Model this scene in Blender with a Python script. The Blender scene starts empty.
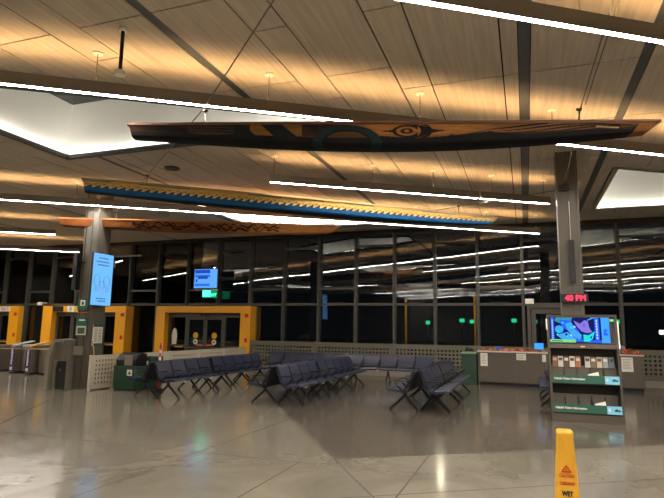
import bpy, bmesh, math, random
from mathutils import Vector, Matrix
random.seed(7)
PI = math.pi
S = bpy.context.scene
COL = S.collection
CZ = 5.1      # ceiling height
FZ = 4.53      # underside of the light fixtures
WV = 18.8     # the glazed wall

# ------------------------------------------------------------------ materials
def srgb(r, g, b):
    f = lambda c: (c/255/12.92) if c/255 <= 0.04045 else ((c/255+0.055)/1.055)**2.4
    return (f(r), f(g), f(b), 1)

def mat(name, col, rough=0.5, metal=0.0, spec=0.5, noise=0.0, nscale=8.0, stretch=(1, 1, 1), bump=0.0, emit=None, es=0.0):
    m = bpy.data.materials.new(name); m.use_nodes = True
    nt = m.node_tree; b = nt.nodes['Principled BSDF']
    b.inputs['Base Color'].default_value = col
    b.inputs['Roughness'].default_value = rough
    b.inputs['Metallic'].default_value = metal
    b.inputs['Specular IOR Level'].default_value = spec
    if emit:
        b.inputs['Emission Color'].default_value = emit
        b.inputs['Emission Strength'].default_value = es
    if noise or bump:
        tc = nt.nodes.new('ShaderNodeTexCoord'); mp = nt.nodes.new('ShaderNodeMapping')
        mp.inputs['Scale'].default_value = stretch
        nz = nt.nodes.new('ShaderNodeTexNoise'); nz.inputs['Scale'].default_value = nscale; nz.inputs['Detail'].default_value = 5
        nt.links.new(tc.outputs['Object'], mp.inputs['Vector']); nt.links.new(mp.outputs['Vector'], nz.inputs['Vector'])
        if noise:
            mr = nt.nodes.new('ShaderNodeMapRange')
            mr.inputs[1].default_value = 0.25; mr.inputs[2].default_value = 0.75
            mr.inputs[3].default_value = 1-noise; mr.inputs[4].default_value = 1+noise
            mx = nt.nodes.new('ShaderNodeVectorMath'); mx.operation = 'SCALE'
            mx.inputs[0].default_value = col[:3]
            nt.links.new(nz.outputs['Fac'], mr.inputs[0]); nt.links.new(mr.outputs[0], mx.inputs['Scale'])
            nt.links.new(mx.outputs[0], b.inputs['Base Color'])
        if bump:
            bp = nt.nodes.new('ShaderNodeBump'); bp.inputs['Strength'].default_value = bump; bp.inputs['Distance'].default_value = 0.02
            nt.links.new(nz.outputs['Fac'], bp.inputs['Height']); nt.links.new(bp.outputs[0], b.inputs['Normal'])
    return m

def emis(name, col, s):
    m = bpy.data.materials.new(name); m.use_nodes = True
    nt = m.node_tree; nt.nodes.clear()
    e = nt.nodes.new('ShaderNodeEmission'); o = nt.nodes.new('ShaderNodeOutputMaterial')
    e.inputs['Color'].default_value = col; e.inputs['Strength'].default_value = s
    nt.links.new(e.outputs[0], o.inputs['Surface'])
    return m

def painted(name, rough=0.5):
    m = mat(name, (1, 1, 1, 1), rough, spec=.12)
    nt = m.node_tree; b = nt.nodes['Principled BSDF']
    a = nt.nodes.new('ShaderNodeAttribute'); a.attribute_name = 'paint'
    tc = nt.nodes.new('ShaderNodeTexCoord'); mp = nt.nodes.new('ShaderNodeMapping'); mp.inputs['Scale'].default_value = (1.2, 14, 14)
    nz = nt.nodes.new('ShaderNodeTexNoise'); nz.inputs['Scale'].default_value = 3; nz.inputs['Detail'].default_value = 6
    mr = nt.nodes.new('ShaderNodeMapRange'); mr.inputs[1].default_value = .3; mr.inputs[2].default_value = .7; mr.inputs[3].default_value = .7; mr.inputs[4].default_value = 1.25
    mx = nt.nodes.new('ShaderNodeVectorMath'); mx.operation = 'SCALE'
    L = nt.links.new
    L(tc.outputs['Object'], mp.inputs['Vector']); L(mp.outputs[0], nz.inputs['Vector']); L(nz.outputs['Fac'], mr.inputs[0])
    L(a.outputs['Color'], mx.inputs[0]); L(mr.outputs[0], mx.inputs['Scale']); L(mx.outputs[0], b.inputs['Base Color'])
    return m

def glass_mat():
    m = bpy.data.materials.new('window_glass'); m.use_nodes = True
    nt = m.node_tree; nt.nodes.clear(); L = nt.links.new
    o = nt.nodes.new('ShaderNodeOutputMaterial'); mx = nt.nodes.new('ShaderNodeMixShader')
    tr = nt.nodes.new('ShaderNodeBsdfTransparent'); tr.inputs['Color'].default_value = (.80, .83, .83, 1)
    gl = nt.nodes.new('ShaderNodeBsdfGlossy'); gl.inputs['Roughness'].default_value = 0.0
    gl.inputs['Color'].default_value = (1, 1, 1, 1)
    fr = nt.nodes.new('ShaderNodeFresnel'); fr.inputs['IOR'].default_value = 1.8
    tc = nt.nodes.new('ShaderNodeTexCoord'); nz = nt.nodes.new('ShaderNodeTexNoise'); nz.inputs['Scale'].default_value = 0.55; nz.inputs['Detail'].default_value = 0.5
    bp = nt.nodes.new('ShaderNodeBump'); bp.inputs['Strength'].default_value = 0.35; bp.inputs['Distance'].default_value = 0.018
    L(tc.outputs['Object'], nz.inputs['Vector']); L(nz.outputs['Fac'], bp.inputs['Height']); L(bp.outputs[0], gl.inputs['Normal'])
    L(fr.outputs[0], mx.inputs['Fac']); L(tr.outputs[0], mx.inputs[1]); L(gl.outputs[0], mx.inputs[2]); L(mx.outputs[0], o.inputs['Surface'])
    return m

def wood_ceiling():
    m = mat('ceiling_wood', srgb(176, 150, 118), 0.5, spec=.35)
    nt = m.node_tree; b = nt.nodes['Principled BSDF']; L = nt.links.new
    tc = nt.nodes.new('ShaderNodeTexCoord')
    mp = nt.nodes.new('ShaderNodeMapping'); mp.inputs['Scale'].default_value = (9, .45, 1)
    nz = nt.nodes.new('ShaderNodeTexNoise'); nz.inputs['Scale'].default_value = 2.2; nz.inputs['Detail'].default_value = 7
    cr = nt.nodes.new('ShaderNodeValToRGB')
    cr.color_ramp.elements[0].position = .28; cr.color_ramp.elements[0].color = srgb(174, 162, 144)
    cr.color_ramp.elements[1].position = .72; cr.color_ramp.elements[1].color = srgb(200, 188, 169)
    L(tc.outputs['Object'], mp.inputs['Vector']); L(mp.outputs[0], nz.inputs['Vector']); L(nz.outputs['Fac'], cr.inputs[0]); L(cr.outputs[0], b.inputs['Base Color'])
    return m

def concrete(name, c1, c2, rough):
    m = mat(name, c1, rough, spec=.75)
    nt = m.node_tree; b = nt.nodes['Principled BSDF']; L = nt.links.new
    tc = nt.nodes.new('ShaderNodeTexCoord')
    n1 = nt.nodes.new('ShaderNodeTexNoise'); n1.inputs['Scale'].default_value = .75; n1.inputs['Detail'].default_value = 8; n1.inputs['Roughness'].default_value = .62; n1.inputs['Distortion'].default_value = .8
    cr = nt.nodes.new('ShaderNodeValToRGB')
    cr.color_ramp.elements[0].position = .3; cr.color_ramp.elements[0].color = c1
    cr.color_ramp.elements[1].position = .72; cr.color_ramp.elements[1].color = c2
    n2 = nt.nodes.new('ShaderNodeTexNoise'); n2.inputs['Scale'].default_value = 3.0; n2.inputs['Detail'].default_value = 4
    mr = nt.nodes.new('ShaderNodeMapRange'); mr.inputs[1].default_value = .3; mr.inputs[2].default_value = .7; mr.inputs[3].default_value = rough*.9; mr.inputs[4].default_value = rough*1.12
    n3 = nt.nodes.new('ShaderNodeTexNoise'); n3.inputs['Scale'].default_value = 2.5; n3.inputs['Detail'].default_value = 2
    bp = nt.nodes.new('ShaderNodeBump'); bp.inputs['Strength'].default_value = .025; bp.inputs['Distance'].default_value = .02
    for n in (n1, n2, n3): L(tc.outputs['Object'], n.inputs['Vector'])
    L(n1.outputs['Fac'], cr.inputs[0]); L(cr.outputs[0], b.inputs['Base Color'])
    L(n2.outputs['Fac'], mr.inputs[0]); L(mr.outputs[0], b.inputs['Roughness'])
    L(n3.outputs['Fac'], bp.inputs['Height']); L(bp.outputs[0], b.inputs['Normal'])
    return m

M = dict(
    ceil=wood_ceiling(), dark=mat('dark_void', srgb(14, 13, 12), .9), strip=mat('ceiling_slot_grey', srgb(78, 82, 84), .5),
    white=mat('white_paint', srgb(232, 230, 222), .8), rim=mat('grey_metal_trim', srgb(70, 70, 68), .5),
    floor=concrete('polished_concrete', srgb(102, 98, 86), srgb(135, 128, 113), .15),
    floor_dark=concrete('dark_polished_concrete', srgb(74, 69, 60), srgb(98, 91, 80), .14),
    joint=mat('floor_joint', srgb(70, 64, 55), .8, spec=.1),
    mull=mat('bronze_aluminium', srgb(82, 79, 71), .45, .3), header=mat('dark_soffit', srgb(60, 50, 40), .7),
    glass=glass_mat(), skyglass=mat('night_skylight_glass', srgb(22, 22, 24), .1),
    column=mat('painted_steel_column', srgb(90, 84, 73), .5, .1, noise=.06, nscale=3),
    fixture=mat('fixture_grey', srgb(126, 118, 106), .5, .2),
    lens=emis('lens_light', (1, .935, .86, 1), 145), up=emis('warm_uplight', (1, .61, .275, 1), 48), led=emis('cove_led', (1, .96, .87, 1), 74),
    cable=mat('steel_cable', srgb(120, 115, 105), .35, .8), bolt=mat('clamp_steel', srgb(90, 86, 80), .35, .8),
    canopy=mat('white_enamel', srgb(235, 228, 214), .5), black=mat('black_plastic', srgb(16, 16, 17), .45), blackm=mat('black_steel', srgb(22, 22, 24), .38, .3),
    navy=mat('navy_vinyl', srgb(35, 39, 60), .34, noise=.08, nscale=5), tag=mat('white_plastic', srgb(226, 222, 210), .5),
    yellow=mat('yellow_enamel', srgb(236, 166, 24), .45), coney=mat('yellow_plastic', srgb(216, 160, 38), .42),
    steel=mat('brushed_steel', srgb(150, 142, 128), .38, .75, noise=.08, nscale=10, stretch=(12, 12, .6)),
    housing=mat('grey_steel_cabinet', srgb(138, 131, 118), .45, .3), hole=mat('dark_recess', srgb(20, 19, 18), .7),
    purple=mat('indigo_panel', srgb(46, 36, 96), .45), paper=mat('paper', srgb(225, 220, 205), .8), ink=mat('grey_print', srgb(120, 116, 108), .8),
    green=mat('dark_green_plastic', srgb(30, 62, 44), .5), greenlid=mat('pale_green_lid', srgb(120, 160, 118), .5), greensign=mat('green_sign', srgb(18, 84, 66), .5),
    fence=mat('ivory_perforated_steel', srgb(196, 188, 168), .5), fence2=mat('olive_grey_perforated_steel', srgb(98, 95, 80), .55),
    curb=mat('pale_concrete', srgb(140, 134, 120), .8), red=mat('red_reflective', srgb(205, 40, 30), .5),
    counter=mat('taupe_laminate', srgb(86, 78, 68), .5, noise=.04), ctop=mat('pale_countertop', srgb(205, 192, 170), .35),
    kiosk=mat('bronze_metal', srgb(74, 66, 54), .45, .2), kdark=mat('dark_bronze', srgb(40, 35, 29), .6),
    reader=mat('pale_reader', srgb(176, 188, 200), .4), lightblue=mat('light_blue_print', srgb(126, 196, 226), .5), blue=mat('blue_card', srgb(60, 110, 200), .5), orange=mat('orange_paint', srgb(222, 110, 40), .5),
    asphalt=mat('asphalt', srgb(30, 30, 32), .8), rope=mat('tan_webbing', srgb(170, 144, 92), .7), dimwall=mat('dark_grey_wall', srgb(60, 58, 54), .8),
    ledred=emis('led_red', (1, .02, .06, 1), 5), exitg=emis('exit_green', (.06, 1, .45, 1), 3.2), exitdim=emis('exit_green_dim', (.02, .5, .2, 1), .6),
    greenl=emis('green_signal', (.02, 1, .4, 1), 1.1), whitel=emis('white_lamp', (1, .97, .9, 1), 4),
    p1=painted('carved_cedar_paint', .6), p2=painted('canoe_paint', .55), p3=painted('natural_cedar_paint', .4),
    scr_navy=emis('screen_navy', (.01, .015, .12, 1), 1), scr_blue=emis('screen_blue', (.02, .12, .85, 1), 1.2), scr_sky=emis('screen_sky', (.06, .38, .95, 1), 1.1),
    scr_cyan=emis('screen_cyan', (.02, .72, .75, 1), 1.1), scr_purple=emis('screen_purple', (.28, .2, .78, 1), 1.0), scr_green=emis('screen_green', (.25, .78, .25, 1), 1.0),
    scr_teal=emis('screen_teal', (.05, .3, .42, 1), 1.0), scr_pale=emis('screen_pale', (.45, .62, 1, 1), 1.1), scr_blk=mat('screen_black', srgb(8, 8, 10), .15),
    sign_bg=emis('sign_cyan', (.17, .52, .98, 1), 1.05), sign_ink=emis('sign_ink', (.05, .14, .42, 1), .8), sign_pink=emis('sign_pink', (.45, .25, .75, 1), .9),
    tv_bg=emis('tv_blue', (.12, .38, .98, 1), 1.1), tv_dark=emis('tv_dark_blue', (.02, .08, .5, 1), 1.0), tv_mid=emis('tv_mid_blue', (.03, .18, .85, 1), 1.0),
)

# ------------------------------------------------------------------ mesh helpers
class MB:
    def __init__(s): s.bm = bmesh.new(); s.mats = []
    def mi(s, m):
        if m not in s.mats: s.mats.append(m)
        return s.mats.index(m)
    def face(s, pts, m):
        f = s.bm.faces.new([s.bm.verts.new(p) for p in pts]); f.material_index = s.mi(m); return f
    def box(s, a, b, m, bev=0.0):
        x0, y0, z0 = [min(a[i], b[i]) for i in range(3)]; x1, y1, z1 = [max(a[i], b[i]) for i in range(3)]
        return s.prism([(x0, y0), (x1, y0), (x1, y1), (x0, y1)], z0, z1, m, bev)
    def prism(s, poly, z0, z1, m, bev=0.0, axis='z'):
        n = len(poly)
        def P(p, z):
            return (p[0], p[1], z) if axis == 'z' else ((z, p[0], p[1]) if axis == 'x' else (p[0], z, p[1]))
        lo = [s.bm.verts.new(P(p, z0)) for p in poly]; hi = [s.bm.verts.new(P(p, z1)) for p in poly]
        k = s.mi(m); fs = []
        fs.append(s.bm.faces.new(lo[::-1])); fs.append(s.bm.faces.new(hi))
        for i in range(n): fs.append(s.bm.faces.new((lo[i], lo[(i+1) % n], hi[(i+1) % n], hi[i])))
        for f in fs: f.material_index = k
        if bev:
            es = list({e for f in fs for e in f.edges})
            r = bmesh.ops.bevel(s.bm, geom=es, offset=bev, segments=2, profile=.6, affect='EDGES')
            for f in r['faces']: f.material_index = k
    def tube(s, pts, r, m, seg=8, cap=True):
        pts = [Vector(p) for p in pts]; k = s.mi(m); rings = []
        for i, p in enumerate(pts):
            d = (pts[min(i+1, len(pts)-1)]-pts[max(i-1, 0)]).normalized()
            a = d.cross(Vector((0, 0, 1)));
            if a.length < 1e-4: a = d.cross(Vector((1, 0, 0)))
            a.normalize(); b = d.cross(a)
            rr = r[i] if isinstance(r, (list, tuple)) else r
            rings.append([s.bm.verts.new(p+a*rr*math.cos(2*PI*j/seg)+b*rr*math.sin(2*PI*j/seg)) for j in range(seg)])
        for q in range(len(rings)-1):
            for j in range(seg):
                f = s.bm.faces.new((rings[q][j], rings[q][(j+1) % seg], rings[q+1][(j+1) % seg], rings[q+1][j])); f.material_index = k; f.smooth = True
        if cap:
            for R in (rings[0][::-1], rings[-1]):
                f = s.bm.faces.new(R); f.material_index = k
    def bar(s, p, q, w, h, m):
        p, q = Vector(p), Vector(q); d = (q-p).normalized(); a = d.cross(Vector((0, 0, 1)))
        if a.length < 1e-4: a = Vector((1, 0, 0))
        a.normalize(); b = a.cross(d); k = s.mi(m)
        v = [[s.bm.verts.new(o+a*w/2*i+b*h/2*j) for i, j in ((-1, -1), (1, -1), (1, 1), (-1, 1))] for o in (p, q)]
        fs = [s.bm.faces.new(v[0][::-1]), s.bm.faces.new(v[1])]+[s.bm.faces.new((v[0][i], v[0][(i+1) % 4], v[1][(i+1) % 4], v[1][i])) for i in range(4)]
        for f in fs: f.material_index = k
    def build(s, name, parent=None, loc=(0, 0, 0)):
        bmesh.ops.recalc_face_normals(s.bm, faces=s.bm.faces)
        me = bpy.data.meshes.new(name); s.bm.to_mesh(me); s.bm.free()
        for m in s.mats: me.materials.append(m)
        o = bpy.data.objects.new(name, me); COL.objects.link(o)
        if parent: o.parent = parent
        o.location = loc
        return o

def tag(o, label, cat, group=None, kind=None):
    o['label'] = label; o['category'] = cat
    if group: o['group'] = group
    if kind: o['kind'] = kind
    return o
def struct(o): o['kind'] = 'structure'; return o
def thing(name, label, cat, loc, rz=0, group=None):
    o = bpy.data.objects.new(name, None); COL.objects.link(o); o.location = loc; o.rotation_euler = (0, 0, rz); o.empty_display_size = .1
    return tag(o, label, cat, group)
def sempty(name, loc=(0, 0, 0)):
    o = bpy.data.objects.new(name, None); COL.objects.link(o); o.location = loc; return struct(o)
def part_box(name, a, b, m, parent, bev=0.0):
    k = MB(); k.box(a, b, m, bev); return k.build(name, parent)
def text(name, body, size, loc, rot, m, parent, depth=.002, align='CENTER', sx=1.0, bold=0.0):
    cu = bpy.data.curves.new('txt', 'FONT'); cu.body = body; cu.size = size; cu.align_x = align; cu.align_y = 'CENTER'; cu.extrude = depth; cu.offset = bold; cu.resolution_u = 3
    t = bpy.data.objects.new('txt', cu); COL.objects.link(t)
    bpy.context.view_layer.update()
    me = bpy.data.meshes.new_from_object(t.evaluated_get(bpy.context.evaluated_depsgraph_get()))
    bpy.data.objects.remove(t); bpy.data.curves.remove(cu)
    me.materials.clear(); me.materials.append(m)
    o = bpy.data.objects.new(name, me); COL.objects.link(o); o.parent = parent; o.location = loc; o.rotation_euler = rot; o.scale = (sx, 1, 1)
    return o
FACE = (PI/2, 0, 0)        # lettering that faces -v
FACEU = (PI/2, 0, PI/2)    # lettering that faces +u
def copy_tree(o, parent=None):
    c = o.copy(); COL.objects.link(c)
    if parent: c.parent = parent
    for ch in list(o.children): copy_tree(ch, c)
    return c

# ------------------------------------------------------------------ room shell
U0, U1, V0, V1 = -27.0, 11.0, -15.0, WV+.12
D = math.atan(.655)                    # diagonal of the fixtures and floor slabs
du, dv = Vector((math.cos(D), math.sin(D))), Vector((-math.sin(D), math.cos(D)))

def clip(poly, a, b, keep_left):
    out = []
    def side(p): return ((b[0]-a[0])*(p[1]-a[1])-(b[1]-a[1])*(p[0]-a[0]))*(1 if keep_left else -1)
    for i in range(len(poly)):
        p, q = poly[i], poly[(i+1) % len(poly)]; sp, sq = side(p), side(q)
        if sp >= 0: out.append(p)
        if sp*sq < 0:
            t = sp/(sp-sq); out.append((p[0]+(q[0]-p[0])*t, p[1]+(q[1]-p[1])*t))
    return out
def area(p): return abs(sum(p[i][0]*p[(i+1) % len(p)][1]-p[(i+1) % len(p)][0]*p[i][1] for i in range(len(p))))/2 if len(p) > 2 else 0
def subtract(polys, hole):          # hole is convex, counter-clockwise
    res = []
    for p in polys:
        rest = p
        for i in range(len(hole)):
            a, b = hole[i], hole[(i+1) % len(hole)]
            o = clip(rest, a, b, False)
            if area(o) > 1e-4: res.append(o)
            rest = clip(rest, a, b, True)
            if area(rest) < 1e-4: break
    return res

def tri(u, v): return [(u, v-4.40), (u+6.96, v), (u, v)]
WELLS = [tri(-9.16, 8.71), tri(1.92, 17.1), [(-9.2, 12.9), (-4.0, 16.2), (-4.0, 17.6), (-6.3, 17.6), (-9.2, 16.05)],
         tri(1.92, -3.4), tri(-9.16, -3.4), tri(-20.2, 8.71), tri(-20.2, -3.4)]

# floor: pale slab, darker slab under the benches, saw cut joints
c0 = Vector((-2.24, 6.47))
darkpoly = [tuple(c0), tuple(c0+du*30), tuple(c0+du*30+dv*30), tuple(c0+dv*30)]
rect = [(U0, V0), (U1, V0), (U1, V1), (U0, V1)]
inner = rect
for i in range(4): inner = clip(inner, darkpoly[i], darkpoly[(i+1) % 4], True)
k = MB()
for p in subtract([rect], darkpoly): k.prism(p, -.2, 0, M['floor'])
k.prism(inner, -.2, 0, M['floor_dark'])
def cut(p, q, w=.02):
    p, q = Vector(p), Vector(q); n = (q-p).normalized(); n = Vector((-n.y, n.x))*w/2
    k.face([(*(p-n), .0012), (*(q-n), .0012), (*(q+n), .0012), (*(p+n), .0012)], M['joint'])
for s_ in (-9.2, -4.6, 0, 4.6):
    if s_ <= 0: cut(c0+dv*-12+du*s_, c0+du*s_+dv*(0 if s_ == 0 else 16))
for t in (-9.2, -4.6, -1.5): cut(c0+dv*t+du*-16, c0+dv*t+du*10)
cut((-2.55, 3.0), (-2.56, 6.2)); cut((-1.2, 2.5), (-1.2, 7.1)); cut((-3.95, 3.0), (-3.9, 8.9)); cut((-9.9, 6.1), (-2.3, 6.15))
cut(c0+du*4.6, c0+du*4.6+dv*12, .01); cut(c0+dv*4.3, c0+dv*4.3+du*14, .01)
fl = struct(k.build('floor'))

# ceiling: wood panels with open joints under a dark void, with slots and skylight wells
k = MB(); bounds = []
P = 1.378
n = 0
i0 = -19
def run(a, b, first):
    """panels from a rightwards to b, wide and narrow in turn"""
    kind = first
    while a < b-.02:
        w = .93 if kind == 0 else .448
        e = min(a+w, b)
        if b-e < .15: e = b
        bounds.append((a, e, kind)); a = e; kind = 1-kind
run(-27, -17.74, 0); run(-17.6, -13.6, 0); run(-13.46, -8.49, 0); run(-8.40, -8.17, 1)
x = -4.05
while x > -8.1: bounds.append((x-.91, x, 0)); bounds.append((x-1.372, x-.91, 1)); x -= 1.372
x = -3.93
run(-3.93, -.18, 0); bounds.append((-.18, .03, 1)); bounds.append((.17, 1.52, 0)); run(1.64, 5.6, 0); run(5.74, 11, 0)
SLOTS = [(-4.05, -3.93), (.03, .17), (1.52, 1.64), (-8.49, -8.40), (-13.6, -13.46), (-17.74, -17.6), (5.6, 5.74)]
g = .010
for (a, b, kind) in bounds:
    a, b = max(a, U0), min(b, U1)
    if b-a < .05: continue
    off = (4.72 if kind == 0 and b < -.5 else 5.45)
    j0 = int(math.floor((V0-off)/2.1)); v = off+2.1*j0
    while v < V1:
        lo, hi = max(v, V0), min(v+2.1, V1)
        if hi-lo > .02:
            ps = [[(a+g, lo+g), (b-g, lo+g), (b-g, hi-g), (a+g, hi-g)]]
            for (sa, sb) in SLOTS:
                if sb > a and sa < b: ps = subtract(ps, [(sa, V0-1), (sb, V0-1), (sb, V1+1), (sa, V1+1)])
            for w in WELLS: ps = subtract(ps, w)
            for q in ps: k.prism(q, CZ, CZ+.02, M['ceil'])
        v += 2.1
ps = [rect]
for w in WELLS: ps = subtract(ps, w)
for q in ps: k.prism(q, CZ+.05, CZ+.07, M['dark'])
struct(k.build('ceiling'))
for i, (sa, sb) in enumerate(SLOTS):
    k = MB(); ps = [[(sa, V0), (sb, V0), (sb, V1-.3), (sa, V1-.3)]]
    for w in WELLS: ps = subtract(ps, w)
    for q in ps: k.prism(q, CZ+.012, CZ+.048, M['strip'])
    struct(k.build('trim_%d' % (i+1)))
# the wells: white shafts lit from an LED tape behind the lip, dark skylight on top
for i, w in enumerate(WELLS):
    e = sempty('window_skylight_%d' % (i+1))
    n = len(w); H = 1.2
    k = MB()
    for j in range(n):
        a, b = Vector(w[j]), Vector(w[(j+1) % n]); nn = Vector(((b-a).y, -(b-a).x)).normalized()*.04
        k.prism([tuple(a), tuple(b), tuple(b+nn), tuple(a+nn)], CZ+.0, CZ+H, M['white'])
    k.build('shaft', e)
    k = MB(); cen = sum((Vector(p) for p in w), Vector((0, 0)))/n
    for j in range(n):
        a, b = Vector(w[j]), Vector(w[(j+1) % n]); nn = Vector((-(b-a).y, (b-a).x)).normalized()*.10
        d = (b-a).normalized()
        k.prism([tuple(a), tuple(b), tuple(b+nn-d*.02), tuple(a+nn+d*.02)], CZ-(.05 if i != 1 else .005), CZ+.025, M['rim'] if i != 1 else M['ceil'])
    k.build('lip', e)
    k = MB()
    for j in range(n):
        a, b = Vector(w[j]), Vector(w[(j+1) % n]); d = (b-a).normalized(); m_ = Vector((-d.y, d.x)); 
        p, q = a+d*.15, b-d*.15
        k.face([(*(p+m_*.06), CZ+.03), (*(q+m_*.06), CZ+.03), (*(q+m_*.08), CZ+.03), (*(p+m_*.08), CZ+.03)], M['led'])
    k.build('led_tape', e)
    k = MB(); k.prism([tuple(Vector(p)) for p in w], CZ+H, CZ+H+.05, M['skyglass']); k.build('pane', e)

# side and rear walls
k = MB(); k.box((U0-.2, V0, 0), (U0, V1, CZ+.1), M['dimwall']); struct(k.build('wall_left'))
k = MB(); k.box((U1, V0, 0), (U1+.2, V1, CZ+.1), M['dimwall']); struct(k.build('wall_right'))
k = MB(); k.box((U0, V0-.2, 0), (U1, V0, CZ+.1), M['dimwall']); struct(k.build('wall_rear'))
k = MB(); k.box((U0, WV-.12, 4.97), (U1, WV+.12, CZ+.05), M['header']); struct(k.build('wall_back'))
k = MB(); k.box((U0, WV-.1, 0), (U1, WV+.1, .16), M['curb']); struct(k.build('baseboard_back'))

# glazed wall: mullions, bays with transoms and panes
PITCH = 1.418
uk = lambda q: -.06+PITCH*q
DOORS = {3: (-26.0, -21.36), 1: (-19.95, -15.49), 2: (-14.0, -9.75)}
def in_door(u): return any(a < u < b for a, b in DOORS.values())
tn = len(SLOTS)+1; wn = 1
for q in range(-19, 9):
    u = uk(q); z0 = 2.36 if in_door(u) else .16
    k = MB(); k.box((u-.045, WV-.16, z0), (u+.045, WV+.08, 4.97), M['mull']); k.box((u-.02, WV-.19, z0), (u+.02, WV-.16, 4.97), M['mull'])
    struct(k.build('trim_%d' % tn)); tn += 1
for q in range(-19, 8):
    a, b = uk(q)+.045, uk(q+1)-.045; mid = (a+b)/2; z0 = 2.36 if in_door(mid) else .16
    e = sempty('window_%d' % wn, (0, 0, 0)); wn += 1
    zs = [(2.40, 2.48)]+([(2.97, 3.05)] if q % 2 else [(4.50, 4.58)])
    k = MB()
    for (za, zb) in zs:
        if za > z0: k.box((a, WV-.1, za), (b, WV+.06, zb), M['mull'])
    if q % 2 == 0: k.box((a+.35, WV-.14, 4.47), (b-.35, WV-.1, 4.5), M['black'])
    else: k.box((a+.35, WV-.14, 2.48), (b-.35, WV-.1, 2.51), M['black'])
    k.build('window_frame', e)
    k = MB(); k.box((a, WV-.006, z0), (b, WV+.006, 4.97), M['glass']); k.build('pane', e)

# yellow door portals with glazed sliding doors
def door(n, a, b, leg):
    e = sempty('door_%d' % n)
    k = MB(); zt, zi = 2.36, 2.10
    k.box((a, 18.35, 0), (a+leg, WV+.1, zt), M['yellow'], .01); k.box((b-leg, 18.35, 0), (b, WV+.1, zt), M['yellow'], .01)
    k.box((a+leg, 18.35, zi), (b-leg, WV+.1, zt), M['yellow'], .01)
    k.build('portal_frame', e)
    x0, x1 = a+leg, b-leg; w = (x1-x0)/4
    k = MB(); k.box((x0, 18.6, 1.93), (x1, 18.8, zi), M['mull'])
    for x in (x0+.05, x0+w, x1-w, x1-.05): k.box((x-.05, 18.62, 0), (x+.05, 18.76, 1.93), M['mull'])
    k.box((x0+.1, 18.66, .78), (x0+w, 18.72, .84), M['mull']); k.box((x1-w, 18.66, .78), (x1-.1, 18.72, .84), M['mull'])
    k.build('door_frame', e)
    c = (x0+x1)/2
    for sg in (-1, 1):
        k = MB(); p, q_ = sorted((c+sg*.01, c+sg*w-sg*.05))
        for x in (p, q_-.07): k.box((x, 18.64, .02), (x+.07, 18.70, 1.93), M['mull'])
        k.box((p, 18.64, .02), (q_, 18.70, .14), M['mull']); k.box((p, 18.64, 1.84), (q_, 18.70, 1.93), M['mull']); k.box((p, 18.64, .72), (q_, 18.70, .78), M['mull'])
        lf = k.build('sliding_leaf', e)
        k = MB(); k.box((p+.07, 18.665, .14), (q_-.07, 18.675, 1.84), M['glass']); k.build('pane', lf)
        sx = c+sg*.42
        k = MB(); k.prism([(sx+.12*math.cos(t*PI/8), 1.22+.12*math.sin(t*PI/8)) for t in range(16)], 18.652, 18.656, M['coney'], axis='y'); k.build('yellow_sticker', lf)
        k = MB(); k.prism([(sx+.10*math.cos(t*PI/8), .97+.10*math.sin(t*PI/8)) for t in range(16)], 18.652, 18.656, M['paper'], axis='y')
        k.prism([(sx+.05*math.cos(t*PI/8), .97+.05*math.sin(t*PI/8)) for t in range(16)], 18.648, 18.652, M['ink'], axis='y'); k.build('white_sticker', lf)
        k = MB(); k.box((sx-.05*sg, 18.652, .82), (sx-.42*sg, 18.656, .88), M['orange']); k.build('strip_sticker', lf)
    k = MB()
    for (p, q_) in ((x0+.1, x0+w-.05), (x1-w+.05, x1-.1)): k.box((p, 18.685, .1), (q_, 18.695, 1.93), M['glass'])
    k.build('sidelight_pane', e)
    k = MB(); k.box((x0+.3, 18.66, .74), (x0+w-.15, 18.665, .79), M['coney']); k.box((x1-w+.15, 18.66, .74), (x1-.25, 18.665, .79), M['coney']); k.build('strip_sticker', e)
    k = MB(); k.box((c-.18, 18.55, 1.97), (c+.18, 18.6, 2.05), M['black']); k.build('door_sensor', e)
    k = MB(); k.box((b-.22, 18.31, 1.93), (b-.08, 18.35, 2.07), M['red'], .01); k.build('fire_alarm', e)
    k = MB(); k.box((b-.2, 18.32, 1.0), (b-.1, 18.35, 1.16), M['red'], .01); k.build('call_point', e)
    return e
d2 = door(2, -14.0, -9.75, .43)
k = MB(); k.prism([(-13.38, .86), (-13.18, .86), (-13.16, 1.2), (-13.2, 1.42), (-13.28, 1.5), (-13.36, 1.42), (-13.4, 1.2)], 18.64, 18.66, M['paper'], axis='y'); k.build('glow_cutout', d2)  # flat white cutout put in for a bright glow at the door glass
d1 = door(1, -19.95, -15.49, .52)
pl = part_box('number_plate', (-18.55, 18.32, 2.1), (-18.18, 18.35, 2.36), M['paper'], d1)
text('lettering', '8', .24, (-18.37, 18.316, 2.23), FACE, M['black'], d1)
part_box('display', (-19.36, 18.31, 2.12), (-18.8, 18.35, 2.34), M['black'], d1); text('lettering', '-- --', .2, (-19.08, 18.306, 2.24), FACE, mat('dim_red', srgb(90, 20, 18), .5), d1)
d3 = door(3, -26.0, -21.36, .56)
part_box('number_plate', (-22.5, 18.32, 2.12), (-21.86, 18.35, 2.32), M['paper'], d3); text('lettering', 'Slip 1', .19, (-22.18, 18.316, 2.22), FACE, M['ink'], d3)

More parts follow.
